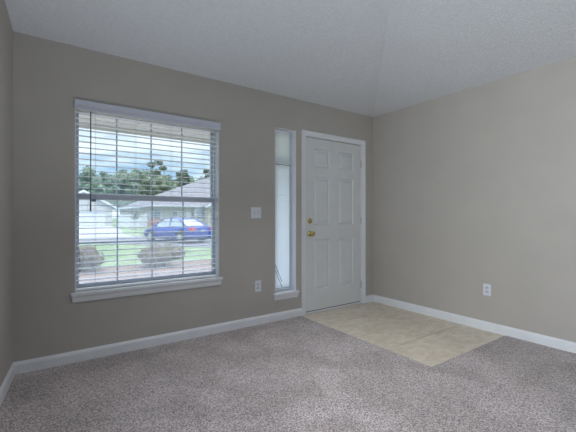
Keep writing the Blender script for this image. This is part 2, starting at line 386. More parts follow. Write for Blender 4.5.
# ------------------------------------------------------------------ windows
def window(name, W, label, yf, mun_x, mid, mun_z, fw, split=True):
    x0, x1, z0, z1 = W
    w = struct(name, None, None, label, 'window', loc=((x0 + x1) / 2, 0.1, z0))
    off = Vector(w.location)
    def part(nm, bm, m, par=None, smooth=False):
        bmesh.ops.translate(bm, verts=bm.verts, vec=-off)
        return obj(nm, bm, m, par or w, smooth)
    bm = nb()
    box(bm, x0, x0 + fw, yf, yf + 0.08, z0, z1, 0.002); box(bm, x1 - fw, x1, yf, yf + 0.08, z0, z1, 0.002)
    box(bm, x0 + fw, x1 - fw, yf, yf + 0.08, z1 - fw, z1, 0.002); box(bm, x0 + fw, x1 - fw, yf, yf + 0.08, z0, z0 + fw * 0.8, 0.002)
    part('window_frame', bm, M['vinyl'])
    a, b = x0 + fw, x1 - fw; zt, zb = z1 - fw, z0 + max(fw * 0.8, 0.014)
    def sash(nm, za, zb_, y, rail_lo, rail_hi, rows):
        st = 0.016; bm = nb()
        box(bm, a, a + st, y, y + 0.03, za, zb_, 0.002); box(bm, b - st, b, y, y + 0.03, za, zb_, 0.002)
        box(bm, a + st, b - st, y, y + 0.03, za, za + rail_lo, 0.002); box(bm, a + st, b - st, y, y + 0.03, zb_ - rail_hi, zb_, 0.002)
        s = part(nm, bm, M['vinyl'])
        p = part('pane', bx(a + st - 0.004, b - st + 0.004, y + 0.013, y + 0.017, za + rail_lo - 0.004, zb_ - rail_hi + 0.004), M['glass'], None)
        bm = nb()
        for mx_ in mun_x: box(bm, mx_ - 0.0055, mx_ + 0.0055, y + 0.0175, y + 0.024, za + rail_lo, zb_ - rail_hi)
        for mz in rows:
            if za < mz < zb_: box(bm, a + st, b - st, y + 0.0178, y + 0.0237, mz - 0.0055, mz + 0.0055)
        if len(bm.verts): part('grille', bm, M['vinyl'])
        else: bm.free()
    sash('lower_sash', zb, mid + 0.028, yf + 0.005, 0.034, 0.05, mun_z)
    sash('upper_sash', mid - 0.02, zt, yf + 0.042, 0.045, 0.025, mun_z)
    # stool and apron
    s = 0.028
    bm = nb(); box(bm, x0 - s, x1 + s, -0.032, -0.001, z0 - 0.022, z0 + 0.001, 0.004); box(bm, x0 + 0.0005, x1 - 0.0005, -0.004, yf - 0.0005, z0 - 0.0, z0 + 0.001)
    part('window_sill', bm, M['trim'])
    prof = [(0, 0), (0.010, 0.002), (0.013, 0.014), (0.017, 0.036), (0.022, 0.050), (0.022, 0.054), (0, 0.054)]
    bm = nb()
    if True:
        # apron with returned ends
        xa, xb = x0 - 0.006, x1 + 0.006; rings = []
        for d, z in prof:
            rings.append([(xa - d * 0.8, -0.0005, z0 - 0.076 + z), (xa - d * 0.8, -d - 0.001, z0 - 0.076 + z), (xb + d * 0.8, -d - 0.001, z0 - 0.076 + z), (xb + d * 0.8, -0.0005, z0 - 0.076 + z)])
        rv = [[bm.verts.new(p) for p in r] for r in rings]
        for p, q in zip(rv, rv[1:]):
            for k in range(4):
                bm.faces.new([p[k], p[(k + 1) % 4], q[(k + 1) % 4], q[k]])
        bm.faces.new(rv[0]); bm.faces.new(rv[-1])
    part('apron', bm, M['trim'])
    # white painted lining of the opening
    bm = nb(); t_ = 0.006
    box(bm, x1 - t_, x1, 0.001, yf - 0.0005, z0 + 0.0015, z1); box(bm, x0, x0 + t_, 0.001, yf - 0.0005, z0 + 0.0015, z1)
    box(bm, x0 + t_, x1 - t_, 0.001, yf - 0.0005, z1 - t_, z1)
    part('jamb_lining', bm, M['trim'])
    return w, part
w1, part1 = window('window_1', W1, 'large double-hung window with grilles behind the white wooden blind', 0.078, (-3.064, -2.783, -2.505), 1.285, (1.64, 0.91), 0.018)
x0, x1, z0, z1 = W1
part1('insect_screen', bx(x0 + 0.045, x1 - 0.045, 0.150, 0.1504, z0 + 0.03, 1.29), M['screen'])
w2, part2 = window('window_2', W2, 'narrow sidelight window between the switch and the door', 0.078, (), 1.71, (), 0.030)

# ------------------------------------------------------------------ large blind: valance, open slats, ladders, wand, bottom rail
x0, x1, z0, z1 = W1
bl = thing('window_blind', 'white wooden slat blind, lowered and open, covering the large window', 'blind', ((x0 + x1) / 2, 0.03, z1))
off = Vector(bl.location)
def bpart(nm, bm, m, par=None, smooth=False):
    bmesh.ops.translate(bm, verts=bm.verts, vec=-off); return obj(nm, bm, m, par or bl, smooth)
bm = nb()
prism(bm, [(x0 - 0.004, -0.004, 1.960), (x0 - 0.004, -0.016, 1.956), (x0 - 0.004, -0.020, 1.964), (x0 - 0.004, -0.016, 1.990), (x0 - 0.004, -0.020, 2.010), (x0 - 0.004, -0.024, 2.018), (x0 - 0.004, -0.024, 2.026), (x0 - 0.004, -0.0015, 2.026), (x0 - 0.004, -0.0015, 1.960)], (x1 - x0 + 0.008 + 0.004, 0, 0))
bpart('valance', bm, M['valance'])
bm = nb(); box(bm, x0 + 0.008, x1 - 0.008, 0.012, 0.068, 1.960, 1.993, 0.002); bpart('headrail', bm, M['slat'])
# slats: a slight crown, horizontal
pitch = 0.0455; zs = []; z = 1.9425
while z > 0.60: zs.append(z); z -= pitch
bm = nb(); xa, xb = x0 + 0.009, x1 - 0.009
for z in zs:
    prof = []
    K = 6
    tilt = R(2)
    for k in range(K + 1):
        u = -0.0255 + 0.051 * k / K; c = 0.0022 * (1 - (2 * k / K - 1) ** 2); prof.append((u, c + 0.0014))
    for k in range(K, -1, -1):
        u = -0.0255 + 0.051 * k / K; c = 0.0022 * (1 - (2 * k / K - 1) ** 2); prof.append((u, c - 0.0014))
    prism(bm, [(xa, 0.042 + u * math.cos(tilt), z + c + u * math.sin(tilt)) for u, c in prof], (xb - xa, 0, 0))
bpart('slats', bm, M['slat'])
bm = nb(); box(bm, xa, xb, 0.018, 0.068, 0.5445, 0.5600, 0.003); bpart('bottom_rail', bm, M['slat'])
for lx in (-3.234, -2.934, -2.632, -2.332):
    bm = nb()
    for ly in (0.0145, 0.0695): tube(bm, [(lx, ly, 1.957), (lx, ly, 1.2), (lx, ly, 0.558)], 0.0009, 5)
    for z in zs: tube(bm, [(lx, 0.0145, z - 0.003), (lx, 0.0695, z - 0.003)], 0.0006, 4)
    bpart('ladder_cord', bm, M['cord'])
bm = nb(); tube(bm, [(-3.272, -0.004, 1.950), (-3.272, -0.008, 1.6), (-3.273, -0.008, 1.225)], 0.0042, 8); wd = bpart('tilt_wand', bm, M['wand'], None, True)
bm = nb(); tube(bm, [(-3.273, -0.008, 1.235), (-3.273, -0.008, 1.165)], [0.0055, 0.0065], 8); box(bm, -3.268, -3.235, -0.012, -0.006, 1.243, 1.262, 0.002)
bpart('wand_grip', bm, M['wand'], wd)

# ------------------------------------------------------------------ sidelight mini blind
x0, x1, z0, z1 = W2
mb = thing('mini_blind', 'narrow white mini blind, slats shut, in the sidelight window beside the door', 'blind', ((x0 + x1) / 2, 0.04, z1))
off = Vector(mb.location)
def mpart(nm, bm, m, par=None, smooth=False):
    bmesh.ops.translate(bm, verts=bm.verts, vec=-off); return obj(nm, bm, m, par or mb, smooth)
xa, xb = x0 + 0.008, -1.325
bm = nb(); box(bm, xa, xb, 0.030, 0.056, 2.046, 2.072, 0.002); mpart('headrail', bm, M['plate'])
bm = nb(); z = 2.036
cz, sz = math.cos(R(62)), math.sin(R(62))
while z > 0.345:
    prism(bm, [(xa, 0.043 + 0.0125 * cz, z + 0.0125 * sz), (xa, 0.043 + 0.001, z - 0.0012), (xa, 0.043 - 0.0125 * cz, z - 0.0125 * sz), (xa, 0.043 - 0.0125 * cz, z - 0.0125 * sz - 0.0006), (xa, 0.043 + 0.0015, z - 0.0018), (xa, 0.043 + 0.0125 * cz, z + 0.0125 * sz - 0.0006)], (xb - xa, 0, 0))
    z -= 0.0205
mpart('slats', bm, M['mini'])
bm = nb(); box(bm, xa, xb, 0.034, 0.052, 0.318, 0.332, 0.002); mpart('bottom_rail', bm, M['plate'])
bm = nb(); tube(bm, [(xa, 0.0275, 1.693), (xb, 0.0275, 1.693)], 0.0045, 6); mpart('cross_wire', bm, M['dark_cord'])
for dx, zz in ((0.0, 0.0), (0.0, -0.055)):
    bm = nb(); tube(bm, [(xa + 0.012, 0.028, 2.05), (xa + 0.012, 0.026, 1.3), (xa + 0.012, 0.024, 0.62 + zz)], 0.0008, 5)
    c_ = mpart('pull_cord', bm, M['cord'])
    bm = nb(); tube(bm, [(xa + 0.012, 0.022, 0.60 + zz), (xa + 0.055, 0.020, 0.50 + zz), (xa + 0.095, 0.018, 0.41 + zz)], 0.0028, 6); mpart('cord_end', bm, M['dark_cord'], c_)

# ------------------------------------------------------------------ front door
dr = struct('door_1', None, None, 'white six-panel front door with brass knob beside the corner', 'door', loc=(-0.675, 0.0, 0.0))
off = Vector(dr.location)
def dpart(nm, bm, m, par=None, smooth=False):
    bmesh.ops.translate(bm, verts=bm.verts, vec=-off); return obj(nm, bm, m, par or dr, smooth)
# casing, mitred with a stepped profile
def casing():
    bm = nb(); xi0, xi1, zt = -1.133, -0.213, 2.050; cw = 0.056
    prof = [(0, 0.0), (0, 0.007), (0.006, 0.010), (0.030, 0.013), (0.044, 0.018), (0.053, 0.018), (cw, 0.014), (cw, 0.0)]
    def ring(c, dx, dz): return [bm.verts.new((c[0] + dx * p, -d - 0.0005, c[1] + dz * p)) for p, d in prof]
    rr = [ring((xi0, 0), -1, 0), ring((xi0, zt), -1, 1), ring((xi1, zt), 1, 1), ring((xi1, 0), 1, 0)]
    for a, b in zip(rr, rr[1:]):
        for k in range(len(prof)): bm.faces.new([a[k], a[(k + 1) % len(prof)], b[(k + 1) % len(prof)], b[k]])
    bm.faces.new(rr[0]); bm.faces.new(rr[-1]); return bm
dpart('door_casing', casing(), M['trim'])
bm = nb(); box(bm, -1.1365, -1.128, 0.0, 0.11, 0.0, 2.0525); box(bm, -0.222, -0.2135, 0.0, 0.11, 0.0, 2.0525); box(bm, -1.128, -0.222, 0.0, 0.11, 2.044, 2.0525)
box(bm, -1.128, -1.115, 0.058, 0.08, 0.03, 2.044); box(bm, -0.235, -0.222, 0.058, 0.08, 0.03, 2.044); box(bm, -1.115, -0.235, 0.058, 0.08, 2.030, 2.044)
dpart('door_jamb', bm, M['trim'])
# slab: recessed raised panels made by nested rings
cols = ((-1.003, -0.748), (-0.610, -0.352)); rows = ((0.262, 0.860), (1.028, 1.590), (1.700, 1.915))
X0, X1, Z0, Z1 = -1.124, -0.226, 0.034, 2.038; yf = 0.010
bm = nb(); gx = sorted([X0, X1] + [v for c in cols for v in c]); gz = sorted([Z0, Z1] + [v for r_ in rows for v in r_])
V = {}
def dv(x, z):
    if (x, z) not in V: V[(x, z)] = bm.verts.new((x, yf, z))
    return V[(x, z)]
for i in range(5):
    for j in range(7):
        a, b, c, d = gx[i], gx[i + 1], gz[j], gz[j + 1]
        if (a, b) in cols and (c, d) in rows:
            prev = [dv(a, c), dv(b, c), dv(b, d), dv(a, d)]
            for ins, dep in ((0.007, 0.013), (0.015, 0.016), (0.022, 0.016), (0.046, 0.003)):
                cur = [bm.verts.new((a + ins, yf + dep, c + ins)), bm.verts.new((b - ins, yf + dep, c + ins)), bm.verts.new((b - ins, yf + dep, d - ins)), bm.verts.new((a + ins, yf + dep, d - ins))]
                for k in range(4): bm.faces.new([prev[k], prev[(k + 1) % 4], cur[(k + 1) % 4], cur[k]])
                prev = cur
            bm.faces.new(prev)
        else: bm.faces.new([dv(a, c), dv(b, c), dv(b, d), dv(a, d)])
bk = [bm.verts.new(p) for p in ((X0, 0.054, Z0), (X1, 0.054, Z0), (X1, 0.054, Z1), (X0, 0.054, Z1))]
bm.faces.new(bk)
bot = [dv(x, Z0) for x in gx]; top = [dv(x, Z1) for x in gx]; lf = [dv(X0, z) for z in gz]; rt = [dv(X1, z) for z in gz]
bm.faces.new(bot + [bk[1], bk[0]]); bm.faces.new(top + [bk[2], bk[3]]); bm.faces.new(lf + [bk[3], bk[0]]); bm.faces.new(rt + [bk[2], bk[1]])
leaf = dpart('door_leaf', bm, M['door'])
bm = nb(); box(bm, -1.128, -0.222, 0.004, 0.14, 0.0045, 0.024, 0.003); dpart('threshold', bm, M['trim'])
bm = nb(); box(bm, X0 + 0.002, X1 - 0.002, 0.014, 0.050, 0.0245, 0.0338); dpart('door_sweep', bm, M['bronze'])
for hz in (1.80, 1.07, 0.25):
    bm = nb(); lathe(bm, [(0.0065, -0.045), (0.0065, -0.017), (0.0058, -0.016), (0.0065, -0.015), (0.0065, 0.015), (0.0058, 0.016), (0.0065, 0.017), (0.0065, 0.045)], (-0.222, -0.002, hz), 'z', 12)
    box(bm, -0.224, -0.2225, 0.0, 0.03, hz - 0.044, hz + 0.044)
    dpart('hinge', bm, M['nickel'])
kx = -1.064
bm = nb(); lathe(bm, [(0.031, 0.0), (0.032, -0.003), (0.026, -0.010), (0.012, -0.013), (0.011, -0.032), (0.018, -0.038), (0.026, -0.047), (0.0285, -0.058), (0.026, -0.068), (0.016, -0.074), (0.004, -0.0755)], (kx, yf - 0.0005, 0.928), 'y', 24)
dpart('door_knob', bm, M['brass'], None, True)
bm = nb(); lathe(bm, [(0.031, 0.0), (0.0315, -0.003), (0.028, -0.011), (0.012, -0.013), (0.010, -0.018), (0.003, -0.019)], (kx, yf - 0.0005, 1.073), 'y', 24)
db = dpart('deadbolt', bm, M['brass'], None, True)
bm = nb(); box(bm, kx - 0.005, kx + 0.005, yf - 0.034, yf - 0.016, 1.073 - 0.018, 1.073 + 0.018, 0.003); dpart('thumb_turn', bm, M['brass'], db)

# ------------------------------------------------------------------ switch and outlets
sw = thing('light_switch', 'white double light switch plate on the wall left of the sidelight window', 'light switch', (-1.779, 0, 1.164))
bm = nb(); box(bm, -0.0585, 0.0585, -0.0065, -0.0002, -0.0575, 0.0575, 0.003); obj('cover_plate', bm, M['plate'], sw)
for dx in (-0.023, 0.023):
    bm = nb(); box(bm, dx - 0.007, dx + 0.007, -0.0072, -0.0066, -0.014, 0.014); box(bm, dx - 0.0045, dx + 0.0045, -0.018, -0.0070, 0.0, 0.012, 0.001)
    obj('toggle', bm, M['toggle'], sw)
def outlet(name, label, loc, rz):
    o = thing(name, label, 'power outlet', loc, rz, None)
    bm = nb(); box(bm, -0.0365, 0.0365, -0.0065, -0.0002, -0.0575, 0.0575, 0.003); obj('cover_plate', bm, M['plate'], o)
    for dz in (-0.0195, 0.0195):
        bm = nb(); box(bm, -0.0165, 0.0165, -0.0085, -0.0066, dz - 0.014, dz + 0.014, 0.0008); rc = obj('receptacle', bm, M['toggle'], o)
        bm = nb()
        for sx in (-0.0065, 0.0065): box(bm, sx - 0.0011, sx + 0.0011, -0.0090, -0.0085, dz - 0.001, dz + 0.007)
        lathe(bm, [(0.0022, -0.0085), (0.0022, -0.0090)], (0, 0, dz - 0.007), 'y', 8)
        obj('slots', bm, M['slot'], rc)
    return o
outlet('power_outlet', 'white power outlet low on the wall, between the large window and the sidelight', (-1.757, 0, 0.404), 0)
outlet('power_outlet', 'white power outlet low on the right-hand wall', (0, -1.455, 0.405), -PI / 2)

# ================================================================== OUTDOORS
def zg(y):
    P = [(-20, -0.20), (7, -0.20), (15, -0.44), (25, -0.45), (40, -0.20), (55, -0.22), (200, 0.3)]
    for (a, za), (b, zb) in zip(P, P[1:]):
        if y <= b: return za + (zb - za) * (y - a) / (b - a)
    return P[-1][1]
YS = [0.35, 3, 6, 7, 8, 9.2, 11, 13, 15, 18, 21, 25, 30, 35, 40, 45, 50, 55, 70, 90, 130, 200]
def drape(name, left, right, dz, m, label, cat, ys):
    bm = nb(); ys = sorted(set([y for y in YS if ys[0] < y < ys[1]] + list(ys))); prev = None
    steps = []
    for a, b in zip(ys, ys[1:]):
        k = max(1, int((b - a) / 1.5)); steps += [a + (b - a) * i / k for i in range(k)]
    steps.append(ys[-1])
    for y in steps:
        xl, xr = left(y), right(y); row = [bm.verts.new((xl + (xr - xl) * i / 4, y, zg(y) + dz)) for i in range(5)]
        if prev:
            for i in range(4): bm.faces.new([prev[i], prev[i + 1], row[i + 1], row[i]])
        prev = row
    ex = bmesh.ops.extrude_face_region(bm, geom=list(bm.faces))
    for v in [g for g in ex['geom'] if isinstance(g, bmesh.types.BMVert)]: v.co.z -= 0.1 + dz
    return struct(name, bm, m, label, cat)
drape('lawn', lambda y: -60, lambda y: 110, 0.0, M['grass'], 'pale green lawn outside the window, sloping down to the road', 'lawn', (0.35, 200))
def interp(P):
    def f(y):
        if y <= P[0][0]: return P[0][1]
        for (a, xa), (b, xb) in zip(P, P[1:]):
            if y <= b: return xa + (xb - xa) * (y - a) / (b - a)
        return P[-1][1]
    return f
drape('road', interp([(2, 11.0), (8, 5.6), (12.9, 2.75), (18, 0.1), (20.6, -1.6), (26, -6), (34, -16)]),
      interp([(2, 17), (8, 11.5), (18.8, 5.6), (24, 3.6), (28.6, 1.6), (31, -2), (34, -12)]), 0.02, M['asphalt'], 'grey asphalt road curving past behind the parked blue car', 'road', (2, 34))
drape('driveway', interp([(25, -4.0), (34, -2.2), (52, -1.9)]), interp([(25, 2.0), (29, 1.8), (34, 2.6), (52, 3.9)]), 0.035, M['concrete'], 'pale concrete driveway up to the garage across the road', 'driveway', (25.5, 51.8))
drape('mulch_bed', lambda y: -7, lambda y: 4, 0.03, M['mulch'], 'strip of brown mulch bed under the low bushes outside', 'mulch bed', (5.35, 6.9))
drape('walkway', lambda y: -7, lambda y: 5, 0.04, M['walk'], 'pinkish concrete walk just outside the large window', 'walkway', (2.0, 5.3))
drape('porch_slab', lambda y: -7, lambda y: 2, 0.12, M['concrete'], 'concrete porch slab just outside the window wall', 'porch', (0.35, 1.98))
# porch soffit and beam
bm = nb(); box(bm, -7, 2, 0.205, 0.82, 2.05, 2.12); box(bm, -7, 2, 0.82, 0.85, 1.998, 2.20); prism(bm, [(-7, 0.20, 2.46), (-7, 0.20, 2.52), (-7, 0.86, 2.26), (-7, 0.86, 2.20)], (9, 0, 0))
for i in range(60):
    x = -7 + i * 0.15; box(bm, x, x + 0.006, 0.25, 0.81, 2.046, 2.05)
struct('eave_soffit', bm, M['soffit'], 'cream underside of the roof eave seen through the top of the window', 'eave')

# ---- parked blue car
def car():
    c = thing('car', 'blue four-door car parked on the road, tail end to the right', 'car', (3.05, 18.3, zg(18.3) + 0.02), 0)
    c.rotation_euler = (R(0), 0, R(112.0))       # nose along +X local
    Lh = 2.32
    # body shell: stations along x (rear -> front): (x, half width, z low, z belt, crown z)
    st = [(-2.32, 0.70, 0.36, 0.84, 0.90), (-2.24, 0.84, 0.26, 0.93, 1.00), (-1.9, 0.89, 0.22, 0.95, 1.03), (-1.35, 0.91, 0.20, 0.93, 1.02), (-0.7, 0.92, 0.20, 0.90, 0.98),
          (0.0, 0.92, 0.20, 0.88, 0.95), (0.7, 0.92, 0.20, 0.87, 0.94), (1.2, 0.91, 0.20, 0.84, 0.93), (1.8, 0.88, 0.22, 0.74, 0.82), (2.15, 0.80, 0.26, 0.64, 0.70), (2.30, 0.66, 0.34, 0.54, 0.58)]
    bm = nb(); rings = []
    for x, w, zl, zb, zc in st:
        half = [(0, zl), (w * 0.85, zl), (w * 0.96, zl + 0.10), (w, zl + (zb - zl) * 0.55), (w * 0.965, zb - 0.03), (w * 0.90, zb + 0.01), (w * 0.55, zc - 0.015), (0, zc)]
        pts = half + [(-y, z) for y, z in half[-2:0:-1]]
        rings.append([bm.verts.new((x, y, z)) for y, z in pts])
    for a, b in zip(rings, rings[1:]):
        for k in range(len(a)): f = bm.faces.new([a[k], a[(k + 1) % len(a)], b[(k + 1) % len(a)], b[k]]); f.smooth = True
    bm.faces.new(rings[0]); bm.faces.new(rings[-1])
    body = obj('car_body', bm, M['paint'], c, True)
    # wheel arches cut out
    bm = nb()
    for wx in (-1.36, 1.36):
        for s in (-1, 1):
            b2 = nb(); lathe(b2, [(0.375, 0), (0.375, s * 0.4)], (wx, s * 0.66, 0.32), 'y', 28); merge(bm, b2)
    cut = obj('wheel_well', bm, M['black'], c)
    bpy.context.view_layer.update()
    md = body.modifiers.new('cut', 'BOOLEAN'); md.object = cut; md.solver = 'EXACT'
    dg = bpy.context.evaluated_depsgraph_get(); me = bpy.data.meshes.new_from_object(body.evaluated_get(dg))
    body.modifiers.clear(); body.data = me
    bpy.data.objects.remove(cut)
    # cabin
    cb = [(-1.78, 0.74, 1.00, 1.00), (-0.98, 0.71, 0.99, 1.40), (-0.30, 0.71, 0.96, 1.455), (0.35, 0.71, 0.95, 1.415), (1.22, 0.76, 0.92, 0.93)]
    bm = nb(); rings = []
    for i, (x, w, zb, zt) in enumerate(cb):
        tw = w if i in (0, 4) else 0.56
        rings.append([bm.verts.new(p) for p in ((x, 0.80 if 0 < i < 4 else w, zb - 0.03), (x, tw, zt - 0.02), (x, tw * 0.8, zt), (x, -tw * 0.8, zt), (x, -tw, zt - 0.02), (x, -(0.80 if 0 < i < 4 else w), zb - 0.03))])
    for a, b in zip(rings, rings[1:]):
        for k in range(6):
            f = bm.faces.new([a[k], a[(k + 1) % 6], b[(k + 1) % 6], b[k]]); f.smooth = False
    bm.faces.new(rings[0]); bm.faces.new(rings[-1])
    obj('cabin_glass', bm, M['cglass'], c)
    # roof panel and pillars
    bm = nb()
    rp = [(-1.05, 0.565, 1.385), (-0.98, 0.575, 1.402), (-0.30, 0.575, 1.458), (0.35, 0.575, 1.418), (0.42, 0.565, 1.40)]
    rr = [[bm.verts.new(p) for p in ((x, w, z - 0.015), (x, w * 0.8, z + 0.012), (x, 0, z + 0.03), (x, -w * 0.8, z + 0.012), (x, -w, z - 0.015), (x, 0, z - 0.02))] for x, w, z in rp]
    for a, b in zip(rr, rr[1:]):
        for k in range(6): bm.faces.new([a[k], a[(k + 1) % 6], b[(k + 1) % 6], b[k]])
    bm.faces.new(rr[0]); bm.faces.new(rr[-1])
    obj('roof_panel', bm, M['paint'], c)
    for s in (-1, 1):
        bm = nb()
        tube(bm, [(0.38, s * 0.575, 1.40), (1.24, s * 0.78, 0.92)], 0.028, 6)
        obj('window_pillar', bm, M['paint'], c)
        bm = nb(); tube(bm, [(-1.0, s * 0.575, 1.39), (-1.80, s * 0.76, 0.99)], 0.045, 6); obj('window_pillar', bm, M['paint'], c)
        bm = nb(); tube(bm, [(-0.28, s * 0.59, 1.43), (-0.34, s * 0.80, 0.93)], 0.03, 6); obj('window_pillar', bm, M['paint'], c)
        bm = nb(); box(bm, 0.68, 0.80, s * 0.92 - 0.07, s * 0.92 + 0.07, 0.92, 1.03, 0.02); obj('side_mirror', bm, M['paint'], c)
        bm = nb(); box(bm, -2.335, -2.10, min(s * 0.56, s * 0.855), max(s * 0.56, s * 0.855), 0.74, 0.92, 0.02); obj('tail_light', bm, M['lens'], c)
        bm = nb(); box(bm, 2.10, 2.28, min(s * 0.5, s * 0.78), max(s * 0.5, s * 0.78), 0.52, 0.64, 0.02); obj('headlight', bm, M['clear'], c)
    for wx in (-1.36, 1.36):
        for s in (-1, 1):
            bm = nb(); lathe(bm, [(0.20, s * 0.0), (0.305, s * 0.0), (0.322, s * 0.02), (0.322, s * 0.19), (0.305, s * 0.21), (0.21, s * 0.205), (0.20, s * 0.15)], (wx, s * 0.69, 0.322), 'y', 28)
            w = obj('wheel', bm, M['tyre'], c, True)
            bm = nb(); lathe(bm, [(0.205, s * 0.10), (0.205, s * 0.19), (0.19, s * 0.19), (0.17, s * 0.165), (0.05, s * 0.18), (0.01, s * 0.18)], (wx, s * 0.69, 0.322), 'y', 28)
            for k in range(5):
                a = 2 * PI * k / 5; d = Vector((math.cos(a), 0, math.sin(a)))
                p = Vector((wx, s * 0.87, 0.322)); tube(bm, [p + d * 0.04, p + d * 0.19], 0.022, 6)
            obj('rim', bm, M['rim'], w)
    bm = nb(); box(bm, -2.36, -2.26, -0.74, 0.74, 0.33, 0.50, 0.03); obj('rear_bumper', bm, M['paint'], c)
    bm = nb(); box(bm, -2.335, -2.315, -0.16, 0.16, 0.66, 0.76, 0.004); obj('licence_plate', bm, M['clear'], c)
    return c
car()

# ---- houses across the road
def hpart(root, nm, bm, m, par=None):
    return obj(nm, bm, m, par or root)
def hwin(root, x, y, z, w, h, shut=False, cols_=2):
    """window on a wall facing -Y, local coordinates of root"""
    bm = nb(); t = 0.08
    box(bm, x - w / 2 - t, x - w / 2, y - 0.06, y, z - h / 2 - t, z + h / 2 + t); box(bm, x + w / 2, x + w / 2 + t, y - 0.06, y, z - h / 2 - t, z + h / 2 + t)
    box(bm, x - w / 2, x + w / 2, y - 0.06, y, z + h / 2, z + h / 2 + t); box(bm, x - w / 2, x + w / 2, y - 0.06, y, z - h / 2 - t, z - h / 2)
    for k in range(1, cols_): box(bm, x - w / 2 + w * k / cols_ - 0.02, x - w / 2 + w * k / cols_ + 0.02, y - 0.05, y, z - h / 2, z + h / 2)
    box(bm, x - w / 2, x + w / 2, y - 0.05, y, z - 0.025, z + 0.025)
    f = obj('window', bm, M['white'], root); obj('pane', bx(x - w / 2, x + w / 2, y - 0.03, y - 0.002, z - h / 2, z + h / 2), M['hglass'], f)
    if shut:
        for s in (-1, 1):
            xc = x + s * (w / 2 + t + 0.2); obj('shutter', bx(xc - 0.18, xc + 0.18, y - 0.05, y, z - h / 2 - t, z + h / 2 + t), M['shutter'], root)
# left: gabled garage front
gh = thing('garage_house', 'pale gabled house with a white garage door at the end of the driveway', 'house', (0.75, 52.0, zg(52) - 0.02))
bm = nb(); prism(bm, [(-3.6, 0, -0.3), (3.6, 0, -0.3), (3.6, 0, 2.75), (0, 0, 4.75), (-3.6, 0, 2.75)], (0, 9, 0)); hpart(gh, 'house_wall', bm, M['siding_w'])
bm = nb()
for s in (-1, 1): prism(bm, [(s * 4.05, -0.4, 2.50), (0, -0.4, 4.75), (0, -0.4, 4.95), (s * 4.05, -0.4, 2.68)], (0, 9.8, 0))
hpart(gh, 'roof', bm, M['roof_b'])
bm = nb()
for s in (-1, 1): prism(bm, [(s * 4.07, -0.46, 2.42), (0, -0.46, 4.68), (0, -0.46, 5.0), (s * 4.07, -0.46, 2.72)], (0, 0.055, 0))
box(bm, 4.05, 4.12, -0.4, 9, 2.42, 2.66)
hpart(gh, 'fascia', bm, M['white'])
bm = nb()
for r_ in range(4):
    for k in range(8): box(bm, -2.2 + k * 0.612 + 0.03, -2.2 + (k + 1) * 0.612 - 0.03, -0.075, -0.05, 0.02 + r_ * 0.53 + 0.04, 0.02 + (r_ + 1) * 0.53 - 0.04, 0.008)
box(bm, -2.2, 2.7, -0.055, 0.0, 0.0, 2.13)
gd = hpart(gh, 'garage_door', bm, M['white'])
bm = nb(); box(bm, -2.32, -2.2, -0.08, 0, 0, 2.25); box(bm, 2.7, 2.82, -0.08, 0, 0, 2.25); box(bm, -2.2, 2.7, -0.08, 0, 2.13, 2.25); hpart(gh, 'garage_trim', bm, M['siding'])
bm = nb()
for k in range(16): box(bm, -2.2 + k * 0.306 + 0.05, -2.2 + (k + 1) * 0.306 - 0.05, -0.085, -0.076, 1.78, 1.96)
hpart(gh, 'garage_window', bm, M['hglass'], gd)

# fence with posts
fn = thing('picket_fence', 'white vinyl privacy fence between the two houses across the road', 'fence', (2.95, 38.6, zg(39)))
bm = nb(); Ln = 2.95
for k in range(28): box(bm, 0.0 + k * Ln / 28, (k + 1) * Ln / 28 - 0.012, -0.02, 0.02, 0.08, 1.42)
box(bm, 0, Ln, -0.035, 0.035, 0.12, 0.26); box(bm, 0, Ln, -0.035, 0.035, 1.40, 1.52)
obj('fence_panel', bm, M['fence'], fn)
for k in range(3):
    bm = nb(); box(bm, k * Ln / 2 - 0.065, k * Ln / 2 + 0.065, -0.065, 0.065, -0.1, 1.56); lathe(bm, [(0.09, 1.56), (0.0901, 1.58), (0.005, 1.66)], (k * Ln / 2, 0, 0), 'z', 4)
    obj('fence_post', bm, M['fence'], fn)

# right: long house with a hipped grey roof
rh = thing('hipped_house', 'long white and cream house with a big grey hipped roof, behind the blue car', 'house', (6.8, 40.0, zg(40)))
z0h = -0.3
bm = nb(); box(bm, 0.3, 28.4, 0.4, 23, z0h, 2.62); box(bm, 5.2, 7.9, -0.2, 0.4, z0h, 2.62); hpart(rh, 'house_wall', bm, M['siding_w'])
bm = nb(); e0 = 2.62; sl = 0.43
A = [(-0.3, -0.4), (29, -0.4), (29, 23.6), (-0.3, 23.6)]; hd = 12.0
v = [bm.verts.new((x, y, e0)) for x, y in A] + [bm.verts.new((-0.3 + hd, 11.6, e0 + sl * hd)), bm.verts.new((29 - hd, 11.6, e0 + sl * hd))]
for f in ((0, 1, 5, 4), (1, 2, 5), (2, 3, 4, 5), (3, 0, 4), (3, 2, 1, 0)): bm.faces.new([v[i] for i in f])
hpart(rh, 'roof', bm, M['roof'])
# a front gable wing further right with its own roof
bm = nb(); prism(bm, [(6.4, -1.6, z0h), (11.4, -1.6, z0h), (11.4, -1.6, 2.6), (8.9, -1.6, 3.9), (6.4, -1.6, 2.6)], (0, 2.2, 0)); 
hpart(rh, 'gable_wing', bm, M['siding'])
bm = nb()
for s in (-1, 1): prism(bm, [(8.9 + s * 2.9, -2.0, 2.40), (8.9, -2.0, 3.95), (8.9, -2.0, 4.10), (8.9 + s * 2.9, -2.0, 2.55)], (0, 6.5, 0))
hpart(rh, 'gable_roof', bm, M['roof'])
bm = nb(); box(bm, -0.34, 6.0, -0.46, -0.4, 2.46, 2.66); box(bm, -0.36, -0.3, -0.4, 23.6, 2.46, 2.66)
for s in (-1, 1): prism(bm, [(8.9 + s * 2.9, -2.06, 2.34), (8.9, -2.06, 3.89), (8.9, -2.06, 4.12), (8.9 + s * 2.9, -2.06, 2.57)], (0, 0.055, 0))
